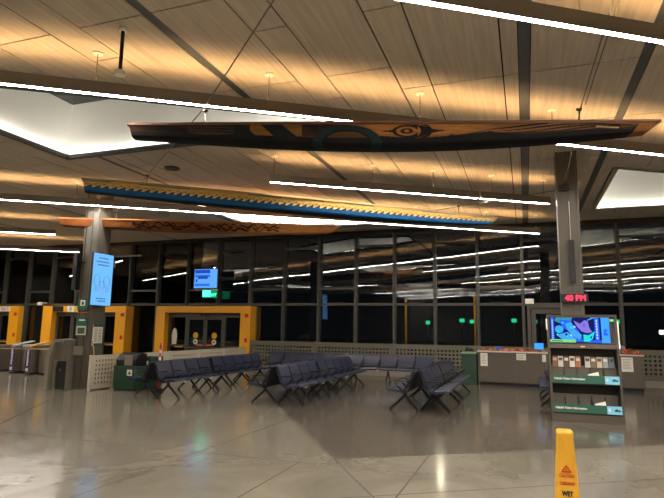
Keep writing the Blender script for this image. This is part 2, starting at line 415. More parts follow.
# grey service door in the glass wall behind the counter
e = sempty('door_4')
k = MB()
for x in (.05, 1.25): k.box((x, 18.5, .1), (x+.1, 18.7, 2.32), M['mull'])
k.box((.05, 18.5, 2.32), (1.35, 18.7, 2.42), M['mull'])
k.box((.17, 18.55, .1), (.3, 18.66, 2.3), M['mull']); k.box((1.1, 18.55, .1), (1.24, 18.66, 2.3), M['mull']); k.box((.3, 18.55, 2.14), (1.1, 18.66, 2.3), M['mull'])
k.build('door_frame', e); k = MB(); k.box((.3, 18.6, .1), (1.1, 18.61, 2.14), M['glass']); k.build('pane', e)
t = tag(part_box('emergency_light', (.0, 18.48, 2.44), (.26, 18.62, 2.6), M['tag'], None, .01), 'small white box light on the transom above the grey glass door', 'light')

# ------------------------------------------------------------------ columns
def column(name, label, u0, v0, w, d):
    t = thing(name, label, 'column', (u0, v0, 0))
    k = MB(); k.box((0, 0, 0), (w, d, CZ), M['column'])
    sh = k.build('shaft', t)
    k = MB()
    for x in (.0, w-.035): k.box((x, -.03, .0), (x+.035, 0, CZ), M['column'])
    k.box((w*.5-.012, -.012, 0), (w*.5+.012, 0, CZ), M['mull']); k.build('flange', t)
    k = MB(); k.box((-.02, -.05, 0), (w+.01, d+.05, .025), M['mull']); k.build('base_plate', t)
    return t
column('steel_column', 'tall grey steel column behind the visitor information kiosk', .66, 11.3, .39, .39)
column('steel_column', 'tall grey steel column carrying the light blue portrait screen', -10.56, 10.8, .43, .43)

# ------------------------------------------------------------------ linear lights
def fixture(label, p_a, p_b, hang, gaps=(), group='linear ceiling lights'):
    a, b = Vector(p_a), Vector(p_b); d = (b-a).normalized(); ang = math.atan2(d.y, d.x); L = (b-a).length
    t = thing('linear_light', label, 'light', (a.x, a.y, FZ), ang, group)
    segs = []; s0 = 0
    for gp in list(gaps)+[L]:
        segs.append((s0, gp-.03 if gp < L else L)); s0 = gp+.03
    for (x0, x1) in segs:
        k = MB(); w = .036
        k.prism([(-w, 0), (-w-.004, .012), (-w-.016, .16), (-w-.006, .16), (-w-.006, .12), (w+.006, .12), (w+.006, .16), (w+.016, .16), (w+.004, .012), (w, 0), (w-.006, 0), (w-.006, .012), (-w+.006, .012), (-w+.006, 0)], x0, x1, M['fixture'], axis='x'); h = k.build('housing', t)
        k = MB(); k.box((x0+.01, -w+.007, .001), (x1-.01, w-.007, .010), M['lens']); k.build('lens', h)
        k = MB(); k.box((x0+.05, -.022, .121), (x1-.05, .022, .126), M['up']); k.build('uplight', h)
    for u in hang:
        x = (u-a.x)/d.x
        if 0 <= x <= L:
            k = MB(); k.tube([(x, 0, .12), (x, 0, CZ-FZ-.015)], .006, M['cable'], 6); hc = k.build('hanger', t)
            k = MB(); k.tube([(x, 0, CZ-FZ-.02), (x, 0, CZ-FZ)], .065, M['canopy'], 16); k.build('canopy_plate', hc)
    return t
ln = lambda u, c: (u, c+.655*u)
H19 = [-24.09+1.9*i for i in range(20)]
fixture('linear light nearest the camera, crossing the top right of the ceiling', ln(-4.5, 5.12), ln(6.5, 5.12), H19)
fixture('long linear light running just above and behind the dark carved canoe', ln(-11, 8.67), ln(6.5, 8.67), [-5.19, -3.3, -1.39, .51, 2.4, 4.3, -7.1, -9])
fixture('linear light ending at the right column, between the dark and the blue canoe', ln(-4.88, 13.03), ln(.62, 13.03), [-4.82, -3.02, -1.84, -.64, .5], gaps=(4.75,))
fixture('linear light passing below the blue canoe and above the plain wooden canoe', ln(-21, 17.23), ln(.49, 17.23), [-18.1, -16.2, -14.3, -12.4, -10.5, -8.6, -6.7, -4.8, -2.9, -1, .4])
fixture('short linear light at far left, upper one beside the left column', ln(-24, 23.45), ln(-14.75, 23.45), H19)
fixture('short linear light at far left, lower one ending behind the left column', ln(-26.5, 28.85), ln(-17.35, 28.85), H19)
for c, nm in ((.8, 'first'), (-3.6, 'second'), (-8.0, 'third')):
    fixture('linear light mirrored in the window glass, %s row back from the camera' % nm, ln(-12, c), ln(9, c), H19)

# ------------------------------------------------------------------ canoes
def sm(a, b, x): x = max(0, min(1, (x-a)/(b-a))); return x*x*(3-2*x)
def canoe(name, label, a, b, ztop, depth, half, endd, endw, paint, m, rake, ridge, sheer=0.0, dexp=.62):
    a, b = Vector(a), Vector(b); d = (b-a).normalized(); L = (b-a).length
    t = thing(name, label, 'canoe', (a.x, a.y, ztop), math.atan2(d.y, d.x))
    NL, NS = int(L*100), 56
    bm = bmesh.new(); lay = bm.verts.layers.float_color.new('paint')
    rows = []
    prof = [(j/NS) for j in range(NS+1)]
    for i in range(NL+1):
        s = i/NL; e = math.sin(PI*min(1, max(0, s)))**.62
        dp = endd[0]*(1-s)+endd[1]*s; dp = dp+(depth-dp)*math.sin(PI*min(1, max(0, s)))**dexp; shr = sheer*e
        wd = endw[0]*(1-s)+endw[1]*s; wd = wd+(half-wd)*e
        row = []
        for side in (-1, 1):
            for tt in (prof if side == -1 else prof[::-1]):
                # tt 0 top .. 1 keel: flat flaring side then rounded bottom
                if tt < .72: z = -shr-(dp-shr)*.80*(tt/.72); y = wd*(1-.16*(tt/.72)**1.5)
                else:
                    an = (tt-.72)/.28*PI/2; y = wd*.84*math.cos(an)**.8 if an < PI/2-.001 else 0; z = -shr-(dp-shr)*(.80+.20*math.sin(an))
                if side == 1 and tt == 1: continue
                x = s*L
                x += rake[0]*(1-s)**8*(tt if tt < 1 else 1)-rake[1]*s**8*tt
                vv = bm.verts.new((x, side*y, z)); c = paint(min(.999, max(.001, s)), tt, L); vv[lay] = (c[0], c[1], c[2], 1); row.append((vv, s, tt))
        rows.append(row)
    for i in range(NL):
        A, B = rows[i], rows[i+1]
        for j in range(len(A)-1):
            q = [A[j], B[j], B[j+1], A[j+1]]
            f = bm.faces.new([x[0] for x in q]); f.smooth = True
    for R in (rows[0], rows[-1]):
        bm.faces.new([x[0] for x in R])
    bmesh.ops.recalc_face_normals(bm, faces=bm.faces)
    me = bpy.data.meshes.new('hull'); bm.to_mesh(me); bm.free(); me.materials.append(m)
    h = bpy.data.objects.new('hull', me); COL.objects.link(h); h.parent = t
    # gunwale lips and the hollow's floor
    k = MB()
    for side in (-1, 1):
        pts = []
        for i in range(0, 41):
            s = i/40; e = math.sin(PI*s)**.62; wd = endw[0]*(1-s)+endw[1]*s; wd = wd+(half-wd)*e
            pts.append((s*L*1.0, side*wd, -.004-sheer*e))
        for p, q in zip(pts[:-1], pts[1:]): k.bar(p, q, .035, .03, ridge)
    k.bar((-.01, -endw[0], -.004), (-.01, endw[0], -.004), .03, .03, ridge); k.bar((L, -endw[1], -.004), (L, endw[1], -.004), .03, .03, ridge)
    k.build('gunwale', t)
    return t, a, d, L

def inellipse(x, y, cx, cy, rx, ry): return ((x-cx)/rx)**2+((y-cy)/ry)**2
def mixc(a, b, t): return tuple(a[i]*(1-t)+b[i]*t for i in range(3))
C_ = lambda r, g, b: srgb(r, g, b)[:3]
DK, BL, TAN, RIM, TEAL, GOLD, GRY = C_(40, 25, 15), C_(12, 10, 9), C_(140, 93, 43), C_(84, 48, 22), C_(19, 34, 35), C_(108, 74, 28), C_(54, 47, 37)
def paint1(s, t, L):
    y = 1-t                       # 1 at the gunwale
    if y > .92: return RIM
    c = mixc(DK, TAN, sm(.38, .50, s)); c = mixc(c, C_(92, 60, 30), sm(.62, .72, s)*.8)
    c = mixc(c, C_(70, 44, 24), .7*(1-sm(.40, .62, y)))
    if s < .36: c = mixc(c, C_(78, 46, 24), .6*sm(.05, 0, s))
    if y < .46+.05*math.sin(s*31): c = BL
    if .10 < s < .37:
        w = math.sin(s*58+y*4.2+1.2*math.sin(s*23))
        if w > -.15: c = mixc(BL, TEAL, .35*sm(.2, .5, y))
        elif .24 < s < .34 and y > .45: c = GOLD
        if .12 < s < .21 and abs(math.sin(y*24+s*9)) > .82 and y > .45: c = GRY
    if .03 < s < .115 and inellipse(s, y, .085, .64, .035, .15) < 1: c = BL
    r = inellipse(s, y, .425, .22, .060, .62)
    if .5 < r < 1.2 and .33 < s < .53: c = TEAL if r > .62 else BL
    elif r <= .5 and y > .42: c = C_(72, 48, 26)
    for (x0, dr) in ((.487, 1), (.612, -1)):             # long spikes pointing away from the eye
        x = (s-x0)*dr
        if 0 < x < .05 and abs(y-.66) < .015+.22*(x/.05)**2.2: c = BL
    if inellipse(s, y, .545, .66, .036, .25) < 1 and s < .556: c = BL
    if inellipse(s, y, .536, .66, .020, .17) < 1: c = TAN
    if inellipse(s, y, .536, .66, .012, .10) < 1: c = BL
    if inellipse(s, y, .536, .66, .005, .05) < 1: c = TAN
    for cx in (.566, .580):
        if inellipse(s, y, cx-.016, .66, .020, .25) < 1 and inellipse(s, y, cx-.024, .66, .020, .25) > 1: c = BL
    if s > .615:
        g0 = sm(.615, .70, s)
        for q in range(7):
            yy = .30+.085*q+.12*math.sin(s*21+q*.5)-.30*(1-g0)
            if yy < .90 and abs(y-yy) < (.027+.014*math.sin(s*33+q*1.3))*(1 if s < .93 else .5): c = BL
        if y < .55*g0: c = mixc(c, BL, .75)
        if .885 < s < .93 and abs(y-.62-(.905-s)*3) < .05: c = C_(150, 118, 74)
    if s > .965: c = C_(112, 72, 36)
    return c
YB, BLU, DBL, BAND = C_(160, 128, 66), C_(22, 72, 112), C_(12, 20, 26), C_(122, 104, 62)
def paint2(s, t, L):
    y = 1-t
    if y > .94: return C_(132, 92, 48)
    if y > .86: return C_(64, 92, 84) if math.sin(s*42+1.7*math.sin(s*13)) > -.1 else C_(150, 118, 58)
    if y > .46:
        ph = (s*L/.15) % 1.0; v = (y-.46)/.30            # running wave scroll
        if v > 1: return YB
        h = .12+.80*ph**1.6
        hook = inellipse(ph, v, .60, .58, .24, .26)
        wave = v < h
        if ph < .86 and hook < 1 and v > .36: wave = hook > .5 and v > .55
        if abs(v-h) < .10 and hook > .5: return C_(196, 164, 92)
        if wave: return C_(18, 30, 52) if v > .16 else BLU
        return YB
    if y > .10: return mixc(BLU, DBL, sm(.22, .10, y)) if y < .22 else BLU
    return DBL
def paint3(s, t, L):
    y = 1-t
    c = mixc(C_(118, 70, 34), C_(200, 138, 78), sm(.5, .85, s))
    c = mixc(c, C_(96, 54, 24), .6*(.5+.5*math.sin(s*34+2*math.sin(s*11))) * (1-sm(.5, .62, s)))
    if .26 < s < .78 and .2 < y < .9:
        for q in range(4):
            cx = .52+.20*math.sin(s*(57+9*q)+q*2.1)+.14*math.sin(s*(131+17*q)+q)
            if abs(y-cx) < .06 and math.sin(s*(23+4*q)+q*1.7) > -.45: return C_(22, 14, 9)
    if y > .92: return C_(150, 92, 44)
    return c
rw = mat('gunwale_brown', srgb(96, 54, 24), .5); rw2 = mat('gunwale_weathered', srgb(128, 96, 56), .6); rw3 = mat('gunwale_cedar', srgb(160, 98, 48), .5)
CT = 4.25
c1 = canoe('carved_canoe', 'long dark brown carved canoe with black eye and feather design, hung nearest', (-4.95, 5.73), (1.66, 7.67), CT-.025, .345, .20, (.18, .14), (.10, .12), paint1, M['p1'], (.05, .16), rw, .035, 1.05)
c2 = canoe('carved_canoe', 'blue bottomed canoe with a tan running wave border, hung in the middle', (-7.81, 7.83), (-.58, 13.63), CT+.03, .315, .22, (.25, .16), (.10, .06), paint2, M['p2'], (.05, .25), rw2)
c3 = canoe('carved_canoe', 'plain reddish cedar canoe with thin black line drawing, hung farthest back', (-11.24, 10.60), (-4.59, 13.51), CT, .27, .22, (.19, .16), (.13, .12), paint3, M['p3'], (.1, .25), rw3)
def hookset(c, pt, ztop, m='bolt', hw=.12):
    t, a, d, L = c; rel = Vector((pt[0], pt[1]))-a; x = rel.dot(d)
    k = MB()
    k.tube([(x, 0, -.09), (x, 0, ztop-CT)], .008, M['cable'], 6)
    k.tube([(x-.03, 0, ztop-CT), (x+.03, 0, ztop-CT)], .022, M[m], 8)
    k.bar((x, -hw, -.05), (x, hw, -.05), .03, .02, M[m])
    k.build('hanging_rod', t)
hookset(c1, (-3.96, 5.92), 4.47); hookset(c1, (.77, 7.32), 4.45)
hookset(c2, (-6.77, 8.35), 4.45); hookset(c2, (-1.23, 12.72), 4.47)
hookset(c3, (-9.80, 10.86), 4.47); hookset(c3, (-5.6, 12.9), 4.47)
k = MB(); k.tube([(-.3, 2.4, CZ), (-1.93, 4.06, 4.62), (-3.96, 5.95, 4.47), (-6.77, 8.38, 4.45), (-9.80, 11.05, 4.47), (-10.15, 11.03, 4.40)], .009, M['cable'], 6); k.tube([(-.3, 2.4, CZ-.03), (-.3, 2.4, CZ)], .05, M['bolt'], 10)
tag(k.build('steel_cable'), 'steel cable slanting past the left ends of all three canoes', 'cable')
k = MB()
for dx in (0, .06): k.tube([(1.02+dx, 5.55, CZ), (.77+dx*.8, 7.32, 4.45)], .008, M['cable'], 6)
k.tube([(.77, 7.32, 4.45), (.80, 11.27, 4.36)], .008, M['cable'], 6)
for q in range(5): k.tube([(.78, 10.2+.16*q, 4.405-.004*q), (.79, 10.27+.16*q, 4.40-.004*q)], .03, M['bolt'], 8)
k.box((.70, 11.22, 4.30), (.88, 11.275, 4.42), M['black'])
tag(k.build('steel_cable'), 'pair of steel cables from the ceiling to the right column over the dark canoe', 'cable')
k = MB(); k.tube([(.66, 11.32, 4.33), (-.8, 12.52, 4.45), (-1.23, 12.74, 4.47), (-3.2, 13.9, 4.49), (-5.6, 12.9, 4.47)], .008, M['cable'], 6)
tag(k.build('steel_cable'), 'thin cable from the right column to the blue canoe right end', 'cable')

# ------------------------------------------------------------------ ceiling odds and ends
t = thing('hanging_rod', 'short black rod with white end caps hanging from the wood ceiling at upper left', 'ceiling fitting', (-4.45, 4.88, 0))
k = MB(); k.tube([(0, 0, CZ-.05), (0, 0, CZ)], .045, M['canopy'], 16); k.build('ceiling_plate', t)
k = MB(); k.tube([(0, 0, 4.55), (0, 0, CZ-.05)], .022, M['black'], 10); k.build('rod', t)
k = MB(); k.tube([(0, 0, 4.49), (0, 0, 4.495), (0, 0, 4.54), (0, 0, 4.555)], [.055, .062, .062, .045], M['canopy'], 16); k.build('end_cap', t)
k = MB(); k.tube([(-7.43, 9.99, CZ-.02), (-7.43, 9.99, CZ)], .17, M['black'], 24); tag(k.build('ceiling_speaker'), 'round dark grille set in the ceiling above the blue canoe', 'speaker')
for (u, v, lb) in ((1.26, 13.76, 'small white round ceiling light right of the tall column'),):
    k = MB(); k.tube([(u, v, CZ-.015), (u, v, CZ)], .06, M['canopy'], 16); tag(k.build('round_ceiling_light'), lb, 'light')
t = thing('projector_box', 'grey box hung under the ceiling just right of the blue screen column', 'ceiling fitting', (-12.3, 13.5, 0))
part_box('case', (-.2, -.15, 3.35), (.22, .2, 3.6), M['housing'], t, .02); part_box('rail', (-1.1, .0, 3.66), (1.3, .05, 3.70), M['bolt'], t)
k = MB(); k.tube([(0, .02, 3.6), (0, .02, CZ)], .015, M['bolt'], 8); k.build('drop_rod', t)

# ------------------------------------------------------------------ benches
def poly_slab(k, prof, th, x0, x1, m):
    prof = [Vector(p) for p in prof]; off = []
    for i, p in enumerate(prof):
        d = (prof[min(i+1, len(prof)-1)]-prof[max(i-1, 0)]).normalized(); off.append(p+Vector((d.y, -d.x))*th)
    n = len(prof)
    for j in range(n-1):
        q = [prof[j], prof[j+1], off[j+1], off[j]]
        k.prism([tuple(v) for v in q], x0, x1, m, axis='x')
SP = .53
def bench(nseats, label, loc, rz, group=None):
    t = thing('bench', label, 'bench', loc, rz, group)
    L = nseats*SP
    k = MB(); k.box((.06, .24, .335), (L-.06, .31, .39), M['blackm'], .008); k.build('beam', t)
    for i in range(nseats):
        x0, x1 = i*SP+.022, (i+1)*SP-.022
        k = MB(); poly_slab(k, [(.185, .425), (.26, .405), (.40, .405), (.52, .425), (.585, .425), (.605, .395)], .04, x0, x1, M['navy'])
        st = k.build('seat', t)
        k = MB(); poly_slab(k, [(.185, .44), (.165, .52), (.12, .64), (.075, .745), (.05, .768)], .03, x0, x1, M['navy'])
        bk = k.build('backrest', t)
        k = MB(); poly_slab(k, [(.155, .42), (.134, .52), (.088, .64), (.04, .75)], .014, x0+.004, x1-.004, M['black']); sh = k.build('back_shell', bk)
    for i in range(nseats+1):
        x = min(max(i*SP, .012), L-.012)
        k = MB()
        k.tube([(x, .26, .36), (x, .23, .43), (x, .14, .56), (x, .10, .64)], .012, M['blackm'], 6)
        k.tube([(x, .14, .575), (x, .42, .59), (x, .455, .575), (x, .30, .40)], .013, M['blackm'], 6)
        k.build('armrest', t)
    for x in ([.25, L-.25] if nseats < 5 else [.25, L/2, L-.25]):
        k = MB()
        k.tube([(x, .275, .35), (x, .26, .27), (x, .03, .025)], [.03, .028, .02], M['blackm'], 8)
        k.tube([(x, .275, .35), (x, .30, .27), (x, .57, .025)], [.03, .028, .02], M['blackm'], 8)
        for y in (.03, .57): k.tube([(x, y, 0), (x, y, .025)], .03, M['black'], 10)
        k.build('leg_frame', t)
    for i in range(1, nseats, 2):
        part_box('power_outlet', (i*SP-.03, .47, .325), (i*SP+.03, .53, .375), M['tag'], t, .006)
    return t
# local +y is the way the seat faces; a row facing +u is turned -90 degrees and runs from far to near
def row_right(u, v0, n, label): return bench(n, label, (u, v0+n*SP, 0), -PI/2)
def row_left(u, v0, n, label): return bench(n, label, (u, v0, 0), PI/2)
for (u, v, n, lr, lbl) in (
    (-7.70, 10.05, 4, 'r', 'dark blue bench row facing right, nearest unit of the leftmost seating block'),
    (-7.70, 12.29, 5, 'r', 'dark blue bench row facing right, far unit of the leftmost seating block'),
    (-7.70, 10.05, 4, 'l', 'dark blue bench row facing left toward the green bins, leftmost seating block near unit'),
    (-7.70, 12.29, 5, 'l', 'dark blue bench row facing left, mostly hidden far unit of the leftmost block'),
    (-4.88, 10.25, 4, 'r', 'dark blue bench row facing right, nearest unit of the middle seating block'),
    (-4.88, 12.49, 5, 'r', 'dark blue bench row facing right, far unit of the middle seating block'),
    (-4.88, 10.25, 4, 'l', 'dark blue bench row facing left, near unit of the middle seating block'),
    (-4.88, 12.49, 5, 'l', 'dark blue bench row facing left, hidden far unit of the middle block'),
    (-2.00, 10.55, 4, 'r', 'dark blue bench row facing the counter, nearest unit of the right seating block'),
    (-2.00, 12.79, 4, 'r', 'dark blue bench row facing right, far unit of the right seating block beside the bin'),
    (-2.00, 10.55, 4, 'l', 'dark blue bench row facing left, near unit of the right seating block'),
    (-2.00, 12.79, 4, 'l', 'dark blue bench row facing left, far unit of the right seating block'),
    (.84, 12.45, 5, 'l', 'dark blue bench peeking out from behind the left side of the kiosk')):
    (row_right if lr == 'r' else row_left)(u, v, n, lbl)
bench(5, 'dark blue bench against the perforated fence, left half of the back row', (-5.32, 16.55, 0), PI)
bench(5, 'dark blue bench against the perforated fence, right half of the back row', (-2.62, 16.55, 0), PI)

# ------------------------------------------------------------------ perforated barriers
def perforated(k, p, q, z0, z1, pitch, hole, m, th=.02, border=.07):
    p, q = Vector(p), Vector(q); d = (q-p).normalized(); L = (q-p).length; nn = Vector((-d.y, d.x))
    nx = max(1, int((L-2*border)/pitch)); nz = max(1, int((z1-z0-2*border)/pitch))
    def cuts(n, tot):
        mg = (tot-(n*pitch-(pitch-hole)))/2; c = [0]
        for i in range(n): c += [mg+i*pitch, mg+i*pitch+hole]
        return c+[tot]
    X, Z = cuts(nx, L), cuts(nz, z1-z0); mi = k.mi(m)
    for layer in (0, 1):
        V = [[k.bm.verts.new((*(p+d*x+nn*th*(layer-.5)), z0+z)) for z in Z] for x in X]
        for i in range(len(X)-1):
            for j in range(len(Z)-1):
                if i % 2 == 1 and j % 2 == 1: continue
                f = k.bm.faces.new((V[i][j], V[i+1][j], V[i+1][j+1], V[i][j+1])); f.material_index = mi
        if layer == 0: V0_ = V
    def quad(a, b):
        f = k.bm.faces.new((a[0], b[0], b[1], a[1])); f.material_index = mi
    for i in range(len(X)-1):
        for j in (0, len(Z)-1): quad((V0_[i][j], V[i][j]), (V0_[i+1][j], V[i+1][j]))
    for j in range(len(Z)-1):
        for i in (0, len(X)-1): quad((V0_[i][j], V[i][j]), (V0_[i][j+1], V[i][j+1]))
    for i in range(1, len(X)-1, 2):
        for j in range(1, len(Z)-1, 2):
            c = [(i, j), (i+1, j), (i+1, j+1), (i, j+1)]
            for s in range(4):
                a, b = c[s], c[(s+1) % 4]; quad((V0_[a[0]][a[1]], V[a[0]][a[1]]), (V0_[b[0]][b[1]], V[b[0]][b[1]]))
t = thing('perforated_barrier', 'ivory perforated metal barrier running from the left column to the windows', 'barrier', (-9.9, 10.62, 0))
vs = [0, 1.55, 3.1, 4.65, 6.2, 7.62]
for a, b in zip(vs[:-1], vs[1:]):
    k = MB(); perforated(k, (0, a+.03), (0, b-.03), .03, .83, .105, .058, M['fence']); k.build('panel', t)
for a in vs:
    k = MB(); k.box((-.025, a-.025, 0), (.025, a+.025, .84), M['fence']); k.build('post', t)
t = thing('perforated_fence', 'grey olive perforated fence along the foot of the window wall', 'fence', (-9.75, 18.42, 0))
us = [0.0]+[x+9.75 for x in (uk(-5), uk(-3), uk(-1), uk(1), uk(3), uk(5), 10.8)]
for a, b in zip(us[:-1], us[1:]):
    k = MB(); perforated(k, (a+.03, 0), (b-.03, 0), .2, 1.08, .125, .062, M['fence2']); k.build('panel', t)
for a in us:
    k = MB(); k.box((a-.03, -.03, 0), (a+.03, .03, 1.1), M['fence2']); k.build('post', t)
part_box('kerb', (0, -.08, 0), (us[-1], .1, .19), M['curb'], t)

# ------------------------------------------------------------------ fare gates on the left
def gate(label, u, v):
    t = thing('fare_gate', label, 'fare gate', (u, v, 0), 0)
    k = MB(); k.prism([(0, 0), (.2, 0), (.2, 1.7), (0, 1.7)], .04, .86, M['steel'], .02); k.build('cabinet', t)
    part_box('plinth', (.01, .02, 0), (.19, 1.68, .04), M['hole'], t)
    k = MB(); k.box((.01, -.012, .06), (.19, 0, .80), M['purple']); pn = k.build('front_panel', t)
    k = MB()
    zz = .27
    while zz < .74:
        h = random.uniform(.03, .06); k.box((.07, -.015, zz), (.07+random.uniform(.05, .075), -.012, zz+h), M['paper']); zz += h+.006
    k.build('printed_strip', pn)
    part_box('white_square', (.05, -.016, .1), (.15, -.012, .2), M['paper'], pn)
    return t
g1 = gate('steel fare gate with indigo front, left one of the pair', -15.72, 13.35)
k = MB(); k.prism([(.22, .91), (.62, .91), (.62, .86), (.22, .86)], .05, .4, M['lightblue'], .01, axis='y'); 
g2 = gate('steel fare gate with indigo front and yellow card reader on top', -14.82, 13.15)
k.bm.free()
def reader(t, x0, x1, m, nm):
    k = MB(); k.prism([(.03, .87), (.75, .98), (.75, 1.01), (.03, .90)], x0, x1, m, axis='x'); return k.build(nm, t)
reader(g1, .01, .19, M['reader'], 'card_reader'); reader(g2, .01, .24, M['coney'], 'card_reader')
# solid side screens between the gates
t = thing('gate_screen', 'curved brushed steel screen between the two indigo fronted fare gates', 'fare gate', (-15.5, 13.5, 0))
k = MB(); k.prism([(.0, .1), (.15, .02), (.35, 0), (.5, .06), (.5, .9), (0, .9)], .05, .84, M['steel']); k.build('cabinet', t); part_box('plinth', (.02, .12, 0), (.48, .88, .05), M['hole'], t)
part_box('card_reader', (.05, .05, .84), (.35, .6, .9), M['reader'], t, .01)
t = thing('gate_screen', 'brushed steel screen right of the yellow topped fare gate', 'fare gate', (-14.55, 13.3, 0))
k = MB(); k.prism([(.0, .1), (.2, .02), (1.0, 0), (1.0, .7), (0, .7)], .05, .8, M['steel']); k.build('cabinet', t); part_box('plinth', (.02, .12, 0), (.98, .68, .05), M['hole'], t)
part_box('card_reader', (.55, .05, .8), (.85, .6, .88), M['reader'], t, .01)
t = thing('fare_gate', 'tall steel gate housing at far left edge beside a fare gate', 'fare gate', (-17.4, 13.2, 0))
part_box('cabinet', (0, 0, .04), (.9, .9, .86), M['steel'], t, .02); part_box('plinth', (.02, .02, 0), (.88, .88, .04), M['hole'], t)
# large housing with chamfered corner beside the left column
t = thing('gate_housing', 'grey steel housing with a sloping left corner and dark recess beside the left column', 'fare gate', (-11.10, 10.42, 0))
k = MB()
out = [(-.0, 0), (-.0, .78), (.2, 1.2), (.52, 1.2), (.52, 1.12), (.25, 1.12), (.12, .78), (.12, 0)]
k.prism(out, 0, .14, M['housing'], axis='y'); k.build('front_frame', t)
k = MB(); k.prism([(-.0, 0), (-.0, .78), (.2, 1.2), (.52, 1.2), (.52, 0)], .14, 1.25, M['housing'], axis='y'); k.build('cabinet', t)
part_box('front_panel', (.12, .1, .74), (.52, .145, 1.12), M['steel'], t)
k = MB(); k.prism([(.2, 0), (.2, .52), (.28, .68), (.52, .68), (.52, 0)], .12, .143, M['hole'], axis='y'); k.build('recess', t)
k = MB(); k.prism([(.2, 0), (.2, .55), (.28, .72), (.52, .72), (.52, .68), (.3, .68), (.235, .53), (.235, 0)], .06, .142, M['housing'], axis='y'); k.build('recess_trim', t)
k = MB(); k.tube([(.36, .11, .46), (.36, .145, .46)], .035, M['bolt'], 12); k.build('lock', t)
k = MB(); k.tube([(-18.5, 12.6, .86), (-14.8, 12.2, .83), (-11.08, 10.46, .94)], .014, M['rope'], 6)
k.tube([(-18.5, 12.6, 0), (-18.5, 12.6, .9)], .03, M['bolt'], 8)
tag(k.build('belt_barrier'), 'tan belt stretched in front of the fare gates to the steel housing', 'rope')
k = MB(); k.tube([(-10.11, 10.82, 1.2), (-10.0, 10.80, 1.0), (-9.9, 10.72, .83)], .014, M['rope'], 6)
tag(k.build('belt_end'), 'short tan strap tied from the left column to the perforated barrier', 'rope')

# ------------------------------------------------------------------ signs and equipment on the left column
def signboard(name, label, cat, a, b, m): 
    t = thing(name, label, cat, a); d = Vector(b)-Vector(a)
    part_box('board', (0, 0, 0), tuple(d), m, t); return t, d
sv = 10.77
t, d = signboard('pictogram_sign', 'small dark green sign with white pictogram on the left column, upper one', 'sign', (-10.57, sv-.02, 1.93), (-10.24, sv, 2.2), M['greensign'])
part_box('pictogram', (.09, -.004, .1), (.24, -.001, .24), M['paper'], t); part_box('figure', (.13, -.006, .12), (.2, -.004, .2), M['greensign'], t); part_box('orange_stripe', (0, -.003, -.07), (.33, .02, -.055), M['orange'], t)
t, d = signboard('map_sign', 'tall green sign with framed picture on the left column front', 'sign', (-10.58, sv-.02, 1.28), (-10.22, sv, 1.74), M['greensign'])
part_box('picture_frame', (.04, -.004, .03), (.34, -.001, .25), M['ctop'], t); part_box('picture', (.08, -.006, .06), (.3, -.004, .21), mat('map_green', srgb(60, 78, 60), .6), t); part_box('title', (.1, -.004, .38), (.28, -.001, .41), M['paper'], t)
t, d = signboard('control_box', 'grey steel box low on the front of the left column', 'box', (-10.56, sv-.06, .82), (-10.26, sv, 1.03), M['housing'])
t = thing('notice', 'white notice with green heading on the right side of the left column', 'sign', (-9.94, 10.52, 1.07))
t.location = (-10.125, 10.85, 1.06)
part_box('board', (0, 0, 0), (.02, .32, .52), M['paper'], t); part_box('heading', (.02, 0, .45), (.023, .32, .52), M['greensign'], t); part_box('footer', (.02, 0, 0), (.023, .32, .05), M['greensign'], t)
k = MB()
for c in range(2):
    for r in range(9): k.box((.02, .04+c*.14, .09+r*.038), (.023, .14+c*.14, .105+r*.038), M['ink'])
k.build('printed_lines', t)
t = thing('column_speaker', 'tall black speaker on the left side of the column with the blue screen', 'speaker', (-10.72, 10.64, 2.42))
k = MB(); k.box((0, 0, 0), (.13, .15, .95), M['black'], .02); k.build('cabinet', t); k = MB(); k.tube([(.12, .1, .7), (.3, .22, .7)], .025, M['black'], 8); k.build('bracket', t)
t = thing('column_speaker', 'slim black vertical speaker mounted on the right column above the clock', 'speaker', (.815, 11.15, 2.48))
part_box('cabinet', (0, 0, 0), (.11, .10, .83), M['black'], t, .012); part_box('bracket', (.04, .1, .3), (.07, .125, .5), M['bolt'], t); 
k = MB(); k.tube([(.055, .11, .83), (.055, .11, 1.6)], .006, M['tag'], 6); k.build('conduit', t)
# LED clock
t = thing('led_clock', 'black clock with red LED digits on the right column', 'clock', (.64, 11.2, 2.11))
part_box('case', (0, 0, 0), (.48, .07, .17), M['black'], t, .008); text('lettering', '40 PM', .15, (.26, -.003, .085), FACE, M['ledred'], t, sx=.95)
# digital portrait screen, faces +u
t = thing('digital_sign', 'bright light blue portrait screen with drawing, hung on the left column', 'screen', (-9.945, 10.44, 2.03))
part_box('case', (0, 0, 0), (.05, .70, 1.30), M['black'], t); part_box('bracket', (-.185, .40, .5), (0, .55, .8), M['black'], t); part_box('screen', (.05, .012, .012), (.053, .688, 1.288), M['sign_bg'], t)
for (y, z, w) in ((.2, 1.16, .3), (.12, 1.07, .42), (.17, .99, .36), (.18, .16, .32), (.24, .10, .26)):
    k = MB(); x = y
    while x < y+w:
        l = random.uniform(.02, .05); k.box((.053, x, z), (.055, x+l, z+.03), M['sign_ink']); x += l+.015
    k.build('text_line', t)
k = MB()
def ring(cy, cz, r, m, w=.008, ry=1.0):
    n = 20
    for i in range(n):
        a, b = 2*PI*i/n, 2*PI*(i+1)/n
        k.bar((.054, cy+r*math.cos(a), cz+r*ry*math.sin(a)), (.054, cy+r*math.cos(b), cz+r*ry*math.sin(b)), w, w*.3, m)
